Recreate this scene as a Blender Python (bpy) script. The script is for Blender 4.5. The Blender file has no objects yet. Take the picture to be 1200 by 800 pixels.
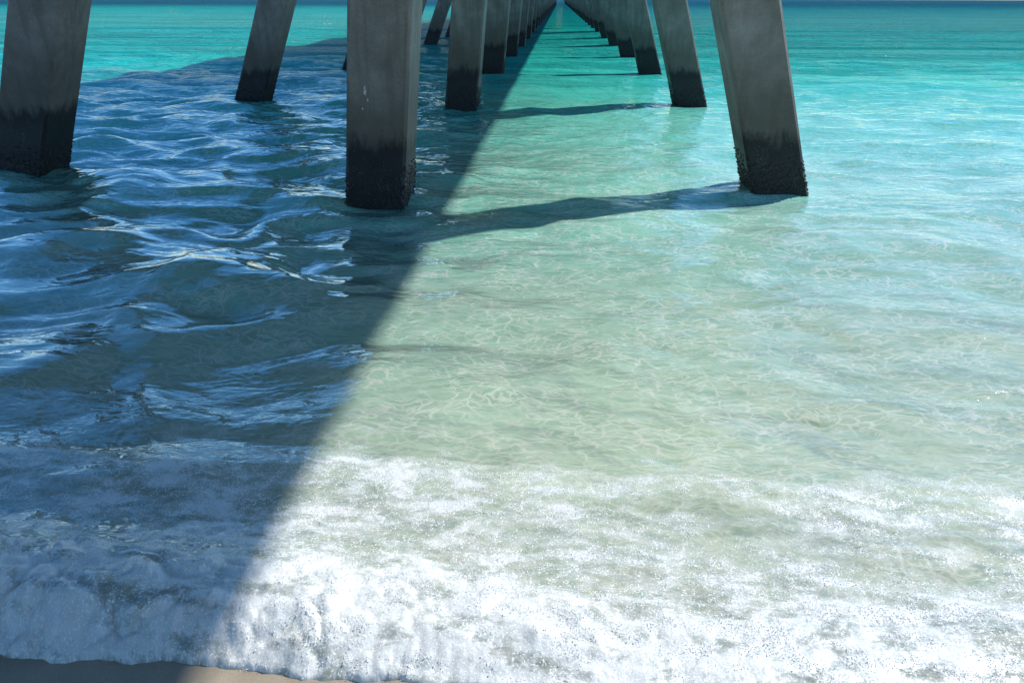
import bpy, math, random
import numpy as np
from mathutils import Matrix, Vector

random.seed(4); rng=np.random.default_rng(7)
scene=bpy.context.scene
scene.view_settings.view_transform='Standard'
scene.view_settings.look='None'
scene.view_settings.exposure=0
col=scene.collection

# ---------------------------------------------------------------- numpy noise
def _hash(ix,iy,seed):
    h=(ix.astype(np.int64)*374761393+iy.astype(np.int64)*668265263+seed*1442695041)&0xFFFFFFFF
    h=((h^(h>>13))*1274126177)&0xFFFFFFFF
    h=(h^(h>>16))&0xFFFFFFFF
    return h.astype(np.float64)/4294967296.0*2*np.pi
def perlin(x,y,seed=0):
    x0=np.floor(x);y0=np.floor(y);fx=x-x0;fy=y-y0
    u=fx*fx*fx*(fx*(fx*6-15)+10);v=fy*fy*fy*(fy*(fy*6-15)+10)
    def g(ix,iy,dx,dy):
        a=_hash(ix,iy,seed);return np.cos(a)*dx+np.sin(a)*dy
    n00=g(x0,y0,fx,fy);n10=g(x0+1,y0,fx-1,fy)
    n01=g(x0,y0+1,fx,fy-1);n11=g(x0+1,y0+1,fx-1,fy-1)
    return (n00*(1-u)+n10*u)*(1-v)+(n01*(1-u)+n11*u)*v
def fbm(x,y,seed=0,o=4):
    r=0;a=1.0;t=0
    for i in range(o):
        r=r+a*perlin(x*2**i+i*17.3,y*2**i-i*9.1,seed+i);t+=a;a*=.55
    return r/t*1.6
def sstep(a,b,x):
    t=np.clip((x-a)/(b-a),0,1);return t*t*(3-2*t)

# ---------------------------------------------------------------- node helpers
def new_mat(name):
    m=bpy.data.materials.new(name);m.use_nodes=True
    nt=m.node_tree;nt.nodes.clear()
    out=nt.nodes.new('ShaderNodeOutputMaterial')
    return m,nt,out
class NB:
    def __init__(s,nt): s.nt=nt
    def n(s,t,**k):
        nd=s.nt.nodes.new(t)
        for a,b in k.items(): setattr(nd,a,b)
        return nd
    def l(s,a,b): s.nt.links.new(a,b)
    def put(s,sock,v):
        if hasattr(v,'is_output'): s.l(v,sock)
        else: sock.default_value=v
    def math(s,op,a,b=None,c=None,clamp=False):
        nd=s.n('ShaderNodeMath',operation=op);nd.use_clamp=clamp
        s.put(nd.inputs[0],a)
        if b is not None: s.put(nd.inputs[1],b)
        if c is not None: s.put(nd.inputs[2],c)
        return nd.outputs[0]
    def mapr(s,v,a,b,c=0.,d=1.,smooth=True):
        nd=s.n('ShaderNodeMapRange')
        if smooth: nd.interpolation_type='SMOOTHSTEP'
        s.put(nd.inputs[0],v)
        for i,x in zip((1,2,3,4),(a,b,c,d)): s.put(nd.inputs[i],x)
        return nd.outputs[0]
    def ramp(s,v,stops):
        nd=s.n('ShaderNodeValToRGB');cr=nd.color_ramp
        while len(cr.elements)<len(stops): cr.elements.new(.5)
        for e,(p,c) in zip(cr.elements,stops):
            e.position=p;e.color=(*c,1) if len(c)==3 else c
        s.l(v,nd.inputs[0]);return nd.outputs[0]
    def noise(s,vec,scale,detail=3,rough=.55,dist=0):
        nd=s.n('ShaderNodeTexNoise');s.l(vec,nd.inputs['Vector'])
        nd.inputs['Scale'].default_value=scale;nd.inputs['Detail'].default_value=detail
        nd.inputs['Roughness'].default_value=rough;nd.inputs['Distortion'].default_value=dist
        return nd.outputs[0]
    def noise2(s,vec,scale,detail=3,rough=.55,dist=0):
        nd=s.n('ShaderNodeTexNoise',noise_dimensions='2D');s.l(vec,nd.inputs['Vector'])
        nd.inputs['Scale'].default_value=scale;nd.inputs['Detail'].default_value=detail
        nd.inputs['Roughness'].default_value=rough;nd.inputs['Distortion'].default_value=dist
        return nd.outputs[0]
    def vor(s,vec,scale,feature='F1',dim='3D'):
        nd=s.n('ShaderNodeTexVoronoi',feature=feature,voronoi_dimensions=dim);s.l(vec,nd.inputs['Vector'])
        nd.inputs['Scale'].default_value=scale
        return nd.outputs['Distance']
    def mapping(s,vec,sc=(1,1,1),loc=(0,0,0),rot=(0,0,0)):
        nd=s.n('ShaderNodeMapping');s.l(vec,nd.inputs[0])
        nd.inputs['Scale'].default_value=sc;nd.inputs['Location'].default_value=loc;nd.inputs['Rotation'].default_value=rot
        return nd.outputs[0]
    def warp(s,vec,scale,amt,detail=2):
        wn=s.n('ShaderNodeTexNoise',noise_dimensions='2D');s.l(vec,wn.inputs['Vector']);wn.inputs['Scale'].default_value=scale;wn.inputs['Detail'].default_value=detail
        wv=s.n('ShaderNodeVectorMath',operation='MULTIPLY_ADD')
        s.l(wn.outputs['Color'],wv.inputs[0]);wv.inputs[1].default_value=(amt,amt,0);s.l(vec,wv.inputs[2]);return wv.outputs[0]
    def mix(s,f,a,b,mode='MIX'):
        nd=s.n('ShaderNodeMixRGB',blend_type=mode)
        for i,v in enumerate((f,a,b)):
            if isinstance(v,tuple) and len(v)==3: v=(*v,1)
            s.put(nd.inputs[i],v)
        return nd.outputs[0]
    def mixs(s,f,a,b):
        nd=s.n('ShaderNodeMixShader');s.put(nd.inputs[0],f);s.l(a,nd.inputs[1]);s.l(b,nd.inputs[2]);return nd.outputs[0]
    def bump(s,h,strength,dist,normal=None):
        nd=s.n('ShaderNodeBump');s.l(h,nd.inputs['Height'])
        s.put(nd.inputs['Strength'],strength);nd.inputs['Distance'].default_value=dist
        if normal is not None: s.l(normal,nd.inputs['Normal'])
        return nd.outputs[0]
    def ridge(s,v,wd):
        a=s.math('ABSOLUTE',s.math('SUBTRACT',v,.5))
        r=s.mapr(a,0,wd,1,0,False);return s.math('MULTIPLY',r,r)

# ---------------------------------------------------------------- water material (zone: surf / shallow / open)
def water_material(zone):
    m,nt,out=new_mat('sea_water_'+zone);b=NB(nt)
    geo=b.n('ShaderNodeNewGeometry');pos=geo.outputs['Position']
    sep=b.n('ShaderNodeSeparateXYZ');b.l(pos,sep.inputs[0])
    y=sep.outputs[1];x=sep.outputs[0]
    big=b.noise2(b.mapping(pos,(.12,.35,0)),1.0,2,.55)
    yw=b.math('MULTIPLY',y,b.math('ADD',b.math('MULTIPLY',big,.9),.55))
    lg=b.math('DIVIDE',b.math('LOGARITHM',b.math('MAXIMUM',yw,1.0),10.),3.0)
    colr=b.ramp(lg,[(.08,(.66,.72,.61)),(.17,(.59,.75,.61)),(.27,(.37,.72,.55)),(.34,(.18,.62,.47)),
                    (.45,(.040,.46,.36)),(.6,(.004,.31,.25)),(.72,(.003,.19,.21)),(.83,(.003,.055,.13))])
    if zone=='open':
        colr=b.mix(b.math('MULTIPLY',b.mapr(x,-10,-18,0.,.75),b.mapr(lg,.72,.82,1.,0.)),colr,(.008,.54,.47))
        colr=b.mix(b.math('MULTIPLY',b.mapr(x,4,25,0.,.40),b.mapr(lg,.72,.82,1.,0.)),colr,(.012,.34,.35))
        band=b.noise2(b.mapping(pos,(.05,.34,0)),1.0,5,.68)
        colr=b.mix(b.mapr(band,.42,.60,.48,0.),colr,(.002,.14,.145))
    pat=b.noise2(b.mapping(pos,(.5,1.4,0)),.6,3,.6)
    colr=b.mix(b.mapr(pat,.3,.7,.20,0.),colr,(.01,.22,.18))
    if zone!='open':
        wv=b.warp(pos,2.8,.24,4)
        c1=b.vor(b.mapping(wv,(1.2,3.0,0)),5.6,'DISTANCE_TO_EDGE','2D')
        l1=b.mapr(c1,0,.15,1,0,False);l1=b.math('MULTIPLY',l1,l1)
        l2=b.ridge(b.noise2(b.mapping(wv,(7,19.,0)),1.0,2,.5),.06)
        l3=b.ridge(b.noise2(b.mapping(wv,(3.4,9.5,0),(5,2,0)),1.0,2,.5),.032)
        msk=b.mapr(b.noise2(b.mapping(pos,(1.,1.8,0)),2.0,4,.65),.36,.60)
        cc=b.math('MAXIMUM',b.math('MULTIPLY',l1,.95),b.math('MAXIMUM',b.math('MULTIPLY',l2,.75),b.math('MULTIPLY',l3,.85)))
        ca=b.math('MULTIPLY',cc,b.math('ADD',b.math('MULTIPLY',msk,.72),.28))  # caustic light lines, painted into the water tint and diffuse colour below
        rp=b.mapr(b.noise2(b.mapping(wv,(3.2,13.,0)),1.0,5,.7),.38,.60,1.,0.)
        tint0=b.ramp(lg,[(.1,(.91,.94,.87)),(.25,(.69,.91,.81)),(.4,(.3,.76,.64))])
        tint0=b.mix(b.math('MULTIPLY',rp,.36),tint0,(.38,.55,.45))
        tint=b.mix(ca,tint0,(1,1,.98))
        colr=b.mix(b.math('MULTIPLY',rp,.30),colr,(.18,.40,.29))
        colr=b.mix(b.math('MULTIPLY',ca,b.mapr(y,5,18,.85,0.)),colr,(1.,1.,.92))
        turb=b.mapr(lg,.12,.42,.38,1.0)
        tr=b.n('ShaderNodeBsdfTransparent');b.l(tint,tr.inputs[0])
    nrm=None
    if zone=='open':
        r3=b.noise2(b.mapping(pos,(.7,1.7,0)),1.0,5,.68)
        nrm=b.bump(r3,b.mapr(y,14,40,.15,1.),.75)
    r1=b.noise2(b.mapping(pos,(3.2,6.4,0)),1.0,2,.5,.4)
    r2=b.noise2(b.mapping(pos,(13,22,0)),1.0,2,.55,.4)
    n2=b.bump(r1,b.mapr(y,5,18,.3,1.),.045,nrm)
    if zone=='open':
        gm=b.mapr(b.noise2(b.mapping(pos,(.25,.5,0)),1.0,3,.6),.48,.66,.25,1.)
        gm=b.math('MULTIPLY',gm,b.mapr(x,2,12,.5,1.))
        n3=b.bump(r2,gm,.055,n2)
    else:
        rs=b.mapr(y,2.5,5.5,.9,.3)
        if zone=='shallow': rs=b.math('MULTIPLY',rs,b.mapr(x,-1.5,.5,.7,2.2))
        n3=b.bump(r2,rs,.0050,n2)
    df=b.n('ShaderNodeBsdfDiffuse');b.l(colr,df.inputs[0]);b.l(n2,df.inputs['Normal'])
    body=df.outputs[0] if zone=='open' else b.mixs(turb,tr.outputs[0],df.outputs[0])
    gl=b.n('ShaderNodeBsdfGlossy');gl.inputs['Roughness'].default_value=.05 if zone=='open' else .035
    b.l(n3,gl.inputs['Normal'])
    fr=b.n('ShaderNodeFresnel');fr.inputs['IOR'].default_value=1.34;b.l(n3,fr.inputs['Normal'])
    f=b.math('MINIMUM',b.math('MULTIPLY',fr.outputs[0],b.mapr(x,-1.6,.8,2.7,1.0)),.75)  # sky reflection boosted by hand on the deck-shaded side, weaker on the sunlit side
    f=b.math('MULTIPLY',f,b.mapr(y,8,30,1.,.32))
    if zone=='open': f=b.math('MULTIPLY',f,b.mapr(lg,.62,.78,1.,.28))
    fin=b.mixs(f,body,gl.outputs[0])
    if zone=='surf':
        at=b.n('ShaderNodeAttribute');at.attribute_name='foam';A=at.outputs['Fac']
        fn=b.noise2(pos,22,5,.68)
        fm=b.noise2(b.mapping(b.warp(pos,4,.15,2),(4.0,9.5,0)),1.0,5,.64)
        wv2=b.warp(pos,14,.07,3)
        v2=b.mapr(b.vor(wv2,30,'DISTANCE_TO_EDGE','2D'),0,.24,1,0)
        sp=b.mapr(b.noise2(pos,130,1,.5),.60,.68)
        thick=b.mapr(b.math('ADD',A,b.math('MULTIPLY',b.math('SUBTRACT',fm,.5),1.4)),.36,.92)
        g=b.math('MINIMUM',b.math('MULTIPLY',A,3.0),1.)
        t1=b.math('ADD',b.mapr(fm,.36,.62,.08,.42),b.math('MULTIPLY',v2,b.mapr(fn,.42,.64,.0,.36)))
        t1=b.math('ADD',t1,b.math('MULTIPLY',sp,b.mapr(fn,.42,.58,.12,.7)))
        fa=b.math('MINIMUM',b.math('ADD',b.math('MULTIPLY',g,t1),b.math('MULTIPLY',thick,b.mapr(fn,.3,.6,.48,.80))),.94)
        fcol=b.ramp(fn,[(.3,(.68,.71,.69)),(.62,(.78,.80,.78))])
        fcol=b.mix(sp,fcol,(.96,.97,.95))
        fd=b.n('ShaderNodeBsdfPrincipled');b.l(fcol,fd.inputs['Base Color']);fd.inputs['Roughness'].default_value=.28
        fd.inputs['Specular IOR Level'].default_value=.5
        b.l(b.bump(fn,.40,.010),fd.inputs['Normal'])
        fin=b.mixs(fa,fin,fd.outputs[0])
    b.l(fin,out.inputs[0]);return m

def sand_material():
    m,nt,out=new_mat('beach_sand');b=NB(nt)
    geo=b.n('ShaderNodeNewGeometry');pos=geo.outputs['Position']
    sep=b.n('ShaderNodeSeparateXYZ');b.l(pos,sep.inputs[0])
    n=b.noise(pos,3,4,.6);g=b.noise(pos,300,2,.7)
    dry=b.ramp(n,[(.3,(.55,.48,.38)),(.7,(.66,.60,.50))])
    wet=b.ramp(n,[(.3,(.34,.28,.21)),(.7,(.50,.43,.33))])
    bed=b.ramp(b.noise(b.mapping(pos,(1,2.2,1)),1.2,3,.6,.5),[(.3,(.76,.71,.55)),(.7,(.97,.94,.79))])
    w=b.mapr(sep.outputs[1],.3,1.1);c=b.mix(w,dry,wet)
    c=b.mix(b.mapr(sep.outputs[1],1.7,2.4),c,bed)
    c=b.mix(b.mapr(g,.35,.7,.35,0.),c,(.12,.09,.07))
    p=b.n('ShaderNodeBsdfPrincipled');b.l(c,p.inputs['Base Color'])
    b.l(b.mapr(sep.outputs[1],.3,1.1,.9,.35),p.inputs['Roughness'])
    b.l(b.bump(g,.5,.003,b.bump(n,.4,.03)),p.inputs['Normal'])
    b.l(p.outputs[0],out.inputs[0]);return m

def concrete_material(name,wetband=True):
    m,nt,out=new_mat(name);b=NB(nt)
    geo=b.n('ShaderNodeNewGeometry');pos=geo.outputs['Position']
    oi=b.n('ShaderNodeObjectInfo')
    sep=b.n('ShaderNodeSeparateXYZ');b.l(pos,sep.inputs[0])
    n=b.noise(pos,1.8,6,.68,.2);st=b.noise(b.mapping(pos,(9,9,.8)),1.0,3,.6);f=b.noise(pos,70,4,.75)
    c=b.ramp(n,[(.28,(.15,.14,.122)),(.5,(.255,.243,.215)),(.72,(.39,.375,.34))])
    c=b.mix(b.mapr(st,.45,.72,0.,.5),c,(.11,.096,.07))
    c=b.mix(b.mapr(f,.35,.75,.35,0.),c,(.07,.064,.052))
    if wetband:
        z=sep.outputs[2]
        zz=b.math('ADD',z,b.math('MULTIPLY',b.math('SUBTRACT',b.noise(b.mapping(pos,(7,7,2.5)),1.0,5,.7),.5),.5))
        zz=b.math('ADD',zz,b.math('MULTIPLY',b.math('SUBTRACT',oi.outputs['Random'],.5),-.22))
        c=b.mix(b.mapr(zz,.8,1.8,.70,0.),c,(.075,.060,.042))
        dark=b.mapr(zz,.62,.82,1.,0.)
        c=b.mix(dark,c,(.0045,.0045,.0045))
        sp=b.vor(pos,40);msk=b.math('MULTIPLY',b.mapr(sp,.16,.30,1.,0.),b.mapr(b.noise(pos,6,3),.52,.62))
        msk=b.math('MULTIPLY',msk,b.mapr(z,1.2,1.6,.6,0.))
        c=b.mix(msk,c,(.18,.155,.13))
        rough=b.mapr(zz,.4,.9,.5,.85)
    p=b.n('ShaderNodeBsdfPrincipled');b.l(c,p.inputs['Base Color'])
    p.inputs['Roughness'].default_value=.85
    if wetband: b.l(rough,p.inputs['Roughness'])
    b.l(b.bump(b.math('ADD',f,b.math('MULTIPLY',n,.6)),.7,.014),p.inputs['Normal'])
    b.l(p.outputs[0],out.inputs[0]);return m

def simple_noise_mat(name,ca,cb,scale,rough,spec=.5):
    m,nt,out=new_mat(name);b=NB(nt)
    geo=b.n('ShaderNodeNewGeometry')
    n=b.noise(geo.outputs['Position'],scale,3,.6)
    p=b.n('ShaderNodeBsdfPrincipled');b.l(b.ramp(n,[(.35,ca),(.65,cb)]),p.inputs['Base Color'])
    p.inputs['Roughness'].default_value=rough;p.inputs['Specular IOR Level'].default_value=spec
    b.l(p.outputs[0],out.inputs[0]);return m

M_surf=water_material('surf');M_shal=water_material('shallow');M_open=water_material('open');M_sand=sand_material()
M_pile=concrete_material('weathered_pile_concrete');M_deck=concrete_material('deck_concrete',False)
M_barn=simple_noise_mat('barnacles',(.006,.006,.0055),(.075,.064,.054),30,.6)
M_drop=simple_noise_mat('foam_droplets',(.95,.96,.96),(.99,.99,.99),30,.08,.8)
M_chip=simple_noise_mat('chipped_concrete',(.30,.30,.29),(.62,.61,.58),45,.9)

# ---------------------------------------------------------------- fast grid mesh
def grid_mesh(name,X,Y,Z,mats,attr=None,rowmat=None):
    R,C=X.shape
    me=bpy.data.meshes.new(name)
    co=np.stack([X,Y,Z],-1).reshape(-1,3).astype(np.float32)
    idx=np.arange(R*C).reshape(R,C)
    q=np.stack([idx[:-1,:-1],idx[:-1,1:],idx[1:,1:],idx[1:,:-1]],-1).reshape(-1,4).astype(np.int32)
    me.vertices.add(R*C);me.vertices.foreach_set('co',co.ravel())
    me.loops.add(q.size);me.loops.foreach_set('vertex_index',q.ravel())
    me.polygons.add(len(q))
    me.polygons.foreach_set('loop_start',np.arange(0,q.size,4,dtype=np.int32))
    me.polygons.foreach_set('loop_total',np.full(len(q),4,dtype=np.int32))
    me.update(calc_edges=True)
    me.polygons.foreach_set('use_smooth',np.ones(len(q),dtype=bool))
    for mt in mats: me.materials.append(mt)
    if rowmat is not None:
        me.polygons.foreach_set('material_index',np.repeat(rowmat,C-1).astype(np.int32))
    if attr is not None:
        a=me.attributes.new('foam','FLOAT','POINT');a.data.foreach_set('value',attr.ravel().astype(np.float32))
    ob=bpy.data.objects.new(name,me);col.objects.link(ob);return ob

def edge_y(x):
    return np.interp(x,[-6,-1.8,-1.14,-.6,0,1.5,6],[1.82,1.68,1.67,1.66,1.62,1.56,1.55])+.06*perlin(x*2.3,x*0+.3,3)+.035*perlin(x*7,x*0+.7,5)+.010*perlin(x*25,x*0+.2,6)
def sand_z(x,y):
    z=np.where(y<1.75,.09*(1.75-y),0)
    z=np.minimum(z,.9)
    z=z+np.interp(y,[1.75,3,6,12,30,100,9000],[0,-.09,-.28,-.8,-2.2,-4.5,-6])
    return z+.012*perlin(x*1.3,y*1.7,11)*sstep(-60,0,y)

ys=[1.25]
while ys[-1]<30: ys.append(ys[-1]+max(.006,.0048*ys[-1]))
while ys[-1]<9000: ys.append(ys[-1]*1.022)
ys=np.array(ys)
qc=np.linspace(-1,1,900)
ext=1+np.cumsum(np.geomspace(.003,1.2,70))
q=np.concatenate([-ext[::-1],qc,ext])
Y,Q=np.meshgrid(ys,q,indexing='ij')
X=Q*(1.0+.85*Y)
dy=np.gradient(ys)[:,None]
def fade(L): return np.clip((L/dy-3)/4,0,1)
deep=sstep(2.0,4.4,Y)
nr=(ys<60).sum()
Z=np.zeros_like(X)
x_,y_=X[:nr],Y[:nr]
dp=deep[:nr]
f=lambda L: fade(L)[:nr]
sd=sstep(-2.2,.3,x_+.08*y_)
side=1.35-.65*sd
side2=2.3-1.4*sd
wx=x_+.42*perlin(x_*.8,y_*.9,41)+.16*perlin(x_*2.2,y_*2.6,42);wy=y_+.36*perlin(x_*.8,y_*1.1,43)+.13*perlin(x_*1.9,y_*2.6,44)
w =.115*fbm(wx/2.6,wy/1.5,21,2)*dp*f(1.2)*side
w+=.062*perlin(wx/.95+.1*wy,wy/.56,24)*(.15+.85*dp)*f(.5)*side2
w+=.021*perlin(wx/.50,wy/.27,25)*(.25+.75*dp)*f(.27)*(1.4-.4*sd)
w+=.0055*perlin(wx/.22,wy/.12,27)*f(.12)*(.6+1.0*sd)
w+=.06*np.sin(y_/6.5*2*np.pi+1.3*perlin(x_*.12,y_*.1,29))*sstep(8,20,y_)
# surf
e=edge_y(x_);d=y_-e
amp=np.interp(x_,[-2,-.8,.3,2],[1.8,.95,.35,.25])
bore=.080*amp*sstep(0,.22,d)*(1-.9*sstep(.30,.75,d))
b2c=2.80+.16*perlin(x_*.8,x_*0,51)+.08*perlin(x_*2.6,x_*0,52)-.03*x_
bore+=.020*np.exp(-((y_-b2c)/.15)**2)
n0=fbm(x_*.9+.2,y_*1.8,60,3);n1=fbm(x_*2.0,y_*5.5,61,4);n2=fbm(x_*7,y_*12,63,4)
E=.96-.42*sstep(.20,.75,d)-.18*sstep(-1.0,.6,x_)*sstep(-.1,.3,d)
E-=.65*sstep(b2c-.08,b2c+.38,y_)
E+=.06*np.exp(-((y_-b2c+.10)/.16)**2)
raw=E-.08+n0*.38+n1*.52+n2*.22
foam=np.clip(raw,0,1)
foam*=sstep(0,.025,d)
foam=np.where(y_>3.6,0,foam)
bx=x_+.07*perlin(x_*5,y_*5,80);by=y_+.07*perlin(x_*5,y_*5,81)
bill=1.3*np.abs(perlin(bx*3.0,by*4.6,71))+.7*np.abs(perlin(bx*7.5,by*9.5,73))+.20*np.abs(perlin(bx*18,by*21,75))
lump=.055*bill*foam*np.interp(d,[0,.1,.45,.8],[.6,1.0,.7,.12])*np.interp(x_,[-2,-.5,.5,2],[1.8,.90,.38,.28])
front=-.12*(1-sstep(-.03,.03,d))
w=w*sstep(0,.5,d)+bore+lump+front+.010*sstep(0,.05,d)
Z[:nr]=w
F=np.zeros_like(X);F[:nr]=foam
rm=np.where(ys[:-1]<3.6,0,np.where(ys[:-1]<19,1,2))
water=grid_mesh('water',X,Y,Z,[M_surf,M_shal,M_open],F,rm)
water['kind']='structure';water['label']='clear turquoise sea with foamy surf on shore';water['category']='sea'

ysg=np.concatenate([-np.geomspace(400,1,40),np.linspace(-.9,6,220),np.geomspace(6.1,9500,120)])
xsg=np.concatenate([-np.geomspace(20000,5,50),np.linspace(-4.9,4.9,200),np.geomspace(5,20000,50)])
YG,XG=np.meshgrid(ysg,xsg,indexing='ij')
ground=grid_mesh('ground',XG,YG,sand_z(XG,YG),[M_sand])
ground['kind']='structure';ground['label']='pale sandy beach sloping under the sea';ground['category']='sand'

# foam droplets
def droplets():
    p=np.clip(foam,0,.6)*((y_>1.6)&(y_<3.1)&(np.abs(x_)<2.8))*np.interp(x_,[-2,-.8,2],[.3,1,1.2])*np.clip(.15+n2*1.8+n1*1.2,0,2)
    p=p.ravel()/p.sum()
    N=48000
    s=rng.choice(p.size,N,p=p);a,c=np.unravel_index(s,foam.shape)
    base=np.array([[1,0,0],[-1,0,0],[0,1,0],[0,-1,0],[0,0,1],[0,0,-1]],float)
    fc=np.array([[0,2,4],[2,1,4],[1,3,4],[3,0,4],[2,0,5],[1,2,5],[3,1,5],[0,3,5]])
    P=np.stack([x_[a,c],y_[a,c],w[a,c]],-1)
    P[:,:2]+=rng.normal(0,.005,(N,2))
    r=rng.uniform(.0009,.0022,N)*np.where(rng.random(N)<.12,1.6,1)
    P[:,2]+=r*.5+np.where(rng.random(N)<.10,rng.exponential(.008,N),0)
    V=(P[:,None,:]+base[None]*r[:,None,None]).reshape(-1,3)
    Fc=(fc[None]+(np.arange(N)*6)[:,None,None]).reshape(-1,3)
    me=bpy.data.meshes.new('foam_droplets');me.from_pydata(V.tolist(),[],Fc.tolist())
    me.polygons.foreach_set('use_smooth',np.ones(len(Fc),dtype=bool))
    me.materials.append(M_drop);ob=bpy.data.objects.new('foam_droplets',me);col.objects.link(ob)
    ob['kind']='stuff';ob['label']='white bubbles and spray on the breaking surf';ob['category']='sea foam'
droplets()

# ---------------------------------------------------------------- piles
TOP=5.0;HALF=.31
def pile_mesh(name,lean,half=HALF,ch=.032):
    zs=np.linspace(-3.2,TOP,12)
    prof=[(-half+ch,-half),(half-ch,-half),(half,-half+ch),(half,half-ch),(half-ch,half),(-half+ch,half),(-half,half-ch),(-half,-half+ch)]
    V=[];Fc=[]
    for k,z in enumerate(zs):
        for (px,py) in prof: V.append((px+lean*z,py,z))
    n=8
    for k in range(len(zs)-1):
        for i in range(n):
            a=k*n+i;bq=k*n+(i+1)%n
            Fc.append((a,bq,bq+n,a+n))
    Fc.append(tuple(range(n))[::-1]);Fc.append(tuple((len(zs)-1)*n+i for i in range(n)))
    me=bpy.data.meshes.new(name);me.from_pydata(V,[],Fc);me.materials.append(M_pile);me.update();return me
def barnacle_mesh(name,lean,half=HALF):
    V=[];Fc=[]
    for _ in range(2000):
        side=random.randrange(4);t=random.uniform(-half,half)
        z=random.triangular(-.12,.46,.03);r=random.uniform(.005,.015);h=r*random.uniform(.5,1.2)
        nx,ny=[(0,-1),(1,0),(0,1),(-1,0)][side]
        tx,ty=-ny,nx
        tt=max(-half+.02,min(half-.02,t))
        cx=nx*half+tx*tt+lean*z;cy=ny*half+ty*tt
        b0=len(V)
        for k in range(6):
            a=k*math.pi/3
            V.append((cx+tx*math.cos(a)*r-nx*.008,cy+ty*math.cos(a)*r-ny*.008,z+math.sin(a)*r))
        for k in range(6):
            a=k*math.pi/3
            V.append((cx+tx*math.cos(a)*r*.45+nx*h,cy+ty*math.cos(a)*r*.45+ny*h,z+math.sin(a)*r*.45))
        for k in range(6):
            k2=(k+1)%6;Fc.append((b0+k,b0+k2,b0+6+k2,b0+6+k))
        Fc.append(tuple(b0+6+k for k in range(6)))
    me=bpy.data.meshes.new(name);me.from_pydata(V,[],Fc);me.materials.append(M_barn);me.update();return me
def chip_mesh(lean,cx,cz,rx,rz,half=HALF):
    V=[];Fc=[];n=11
    for k in range(n):
        a=k*2*math.pi/n;rr=random.uniform(.55,1.15)
        V.append((cx+lean*cz+math.cos(a)*rx*rr,-half-.003,cz+math.sin(a)*rz*rr))
    V.append((cx+lean*cz,-half-.004,cz))
    for k in range(n): Fc.append((k,(k+1)%n,n))
    me=bpy.data.meshes.new('chipped_patch');me.from_pydata(V,[],Fc);me.materials.append(M_chip);me.update();return me

SP=7.4;ROWS=52
cols={'a':(-6.52,8.87,.40,'outward-raking square concrete pile standing in shaded water'),
      'b':(-1.88,7.82,.10,'upright square concrete pile with dark wet base'),
      'c':(2.53,8.68,-.30,'inward-leaning concrete pile rising from sunlit water')}
pm={};bm={}
for k,(x0,y0,ln,lab) in cols.items():
    pm[k]=pile_mesh('concrete_pile',ln);bm[k]=barnacle_mesh('barnacle_crust',ln)
for r in range(ROWS):
    for k,(x0,y0,ln,lab) in cols.items():
        ob=bpy.data.objects.new('concrete_pile',pm[k]);col.objects.link(ob)
        dx=0
        if k=='a' and r>=2: dx=.30
        if k=='c' and r>=1: dx=.20
        ob.location=(x0+dx,y0+SP*r,0)
        ob['label']=lab;ob['category']='pillar';ob['group']='concrete piles holding up the pier'
        if r<4:
            c=bpy.data.objects.new('barnacle_crust',bm[k]);col.objects.link(c);c.parent=ob
        if r==0 and k=='b':
            ob['label']='upright square concrete pile with pale chipped spot above dark base'
            for cd_ in [(-.12,1.18,.016,.050),(-.09,1.09,.010,.020),(-.14,1.01,.008,.011)]:
                c=bpy.data.objects.new('chipped_patch',chip_mesh(ln,*cd_));col.objects.link(c);c.parent=ob

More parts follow.
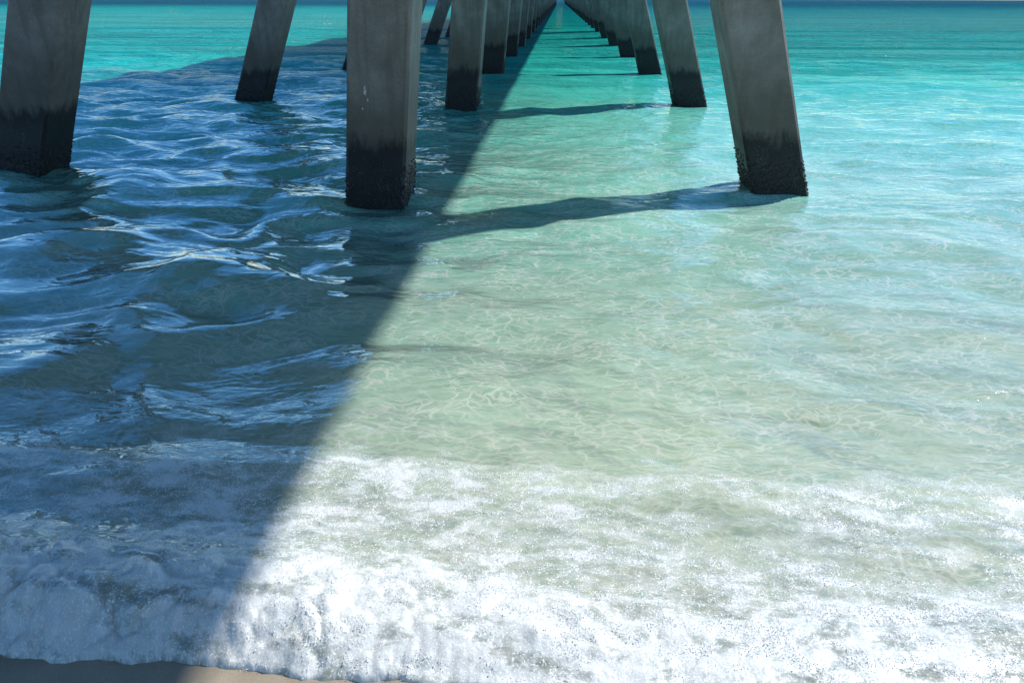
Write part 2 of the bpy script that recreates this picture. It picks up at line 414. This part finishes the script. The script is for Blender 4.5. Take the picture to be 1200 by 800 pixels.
def box(V,Fc,x0,x1,y0,y1,z0,z1):
    b0=len(V)
    V+= [(x0,y0,z0),(x1,y0,z0),(x1,y1,z0),(x0,y1,z0),(x0,y0,z1),(x1,y0,z1),(x1,y1,z1),(x0,y1,z1)]
    Fc+=[(b0,b0+3,b0+2,b0+1),(b0+4,b0+5,b0+6,b0+7),(b0,b0+1,b0+5,b0+4),(b0+1,b0+2,b0+6,b0+5),(b0+2,b0+3,b0+7,b0+6),(b0+3,b0,b0+4,b0+7)]
root=bpy.data.objects.new('pier_deck',None);col.objects.link(root);root.location=(-1.85,0,6)
root['label']='long concrete pier deck carried on piles';root['category']='pier'
def part(name,boxes,mat):
    V=[];Fc=[]
    for bx in boxes: box(V,Fc,*bx)
    me=bpy.data.meshes.new(name);me.from_pydata(V,[],Fc);me.materials.append(mat);me.update()
    ob=bpy.data.objects.new(name,me);col.objects.link(ob);ob.parent=root;ob.matrix_parent_inverse=Matrix.Translation((1.85,0,-6));return ob
yend=8.4+SP*(ROWS-1)+1.5
part('slab',[(-7.05,3.51,-40,yend,6.0,6.45)],M_deck)
for r in range(ROWS):
    part('bent_cap',[(-6.2,2.3,7.75+SP*r,8.9+SP*r,5.0-.02,5.997)],M_deck)

# ---------------------------------------------------------------- light
sv=Vector((.77,.51,1.0)).normalized()
sun=bpy.data.lights.new('sun','SUN');sun.energy=5.0;sun.angle=math.radians(.9);sun.color=(1,.97,.93)
so=bpy.data.objects.new('sun',sun);col.objects.link(so)
so.rotation_mode='QUATERNION';so.rotation_quaternion=sv.to_track_quat('Z','Y');so.location=(20,15,30)
wld=bpy.data.worlds.new('World');scene.world=wld;wld.use_nodes=True
wn=wld.node_tree;wn.nodes.clear()
sky=wn.nodes.new('ShaderNodeTexSky');sky.sky_type='NISHITA';sky.sun_disc=False
sky.sun_elevation=math.asin(sv.z);sky.sun_rotation=math.atan2(sv.x,sv.y)
sky.air_density=1.0;sky.dust_density=.1;sky.ozone_density=4.5
hs=wn.nodes.new('ShaderNodeHueSaturation');hs.inputs['Saturation'].default_value=1.27;hs.inputs['Value'].default_value=1.35
bg=wn.nodes.new('ShaderNodeBackground');bg.inputs[1].default_value=.15
wo=wn.nodes.new('ShaderNodeOutputWorld')
wn.links.new(sky.outputs[0],hs.inputs['Color']);wn.links.new(hs.outputs[0],bg.inputs[0]);wn.links.new(bg.outputs[0],wo.inputs[0])

# ---------------------------------------------------------------- camera
cd=bpy.data.cameras.new('camera');cd.lens=26;cd.sensor_width=36;cd.clip_start=.05;cd.clip_end=30000
cam=bpy.data.objects.new('camera',cd);col.objects.link(cam)
cam.matrix_world=Matrix.Translation((0,0,2.0))@Matrix.Rotation(math.radians(3.3),4,'Z')@Matrix.Rotation(math.radians(90-24.84),4,'X')@Matrix.Rotation(math.radians(.12),4,'Z')
scene.camera=cam
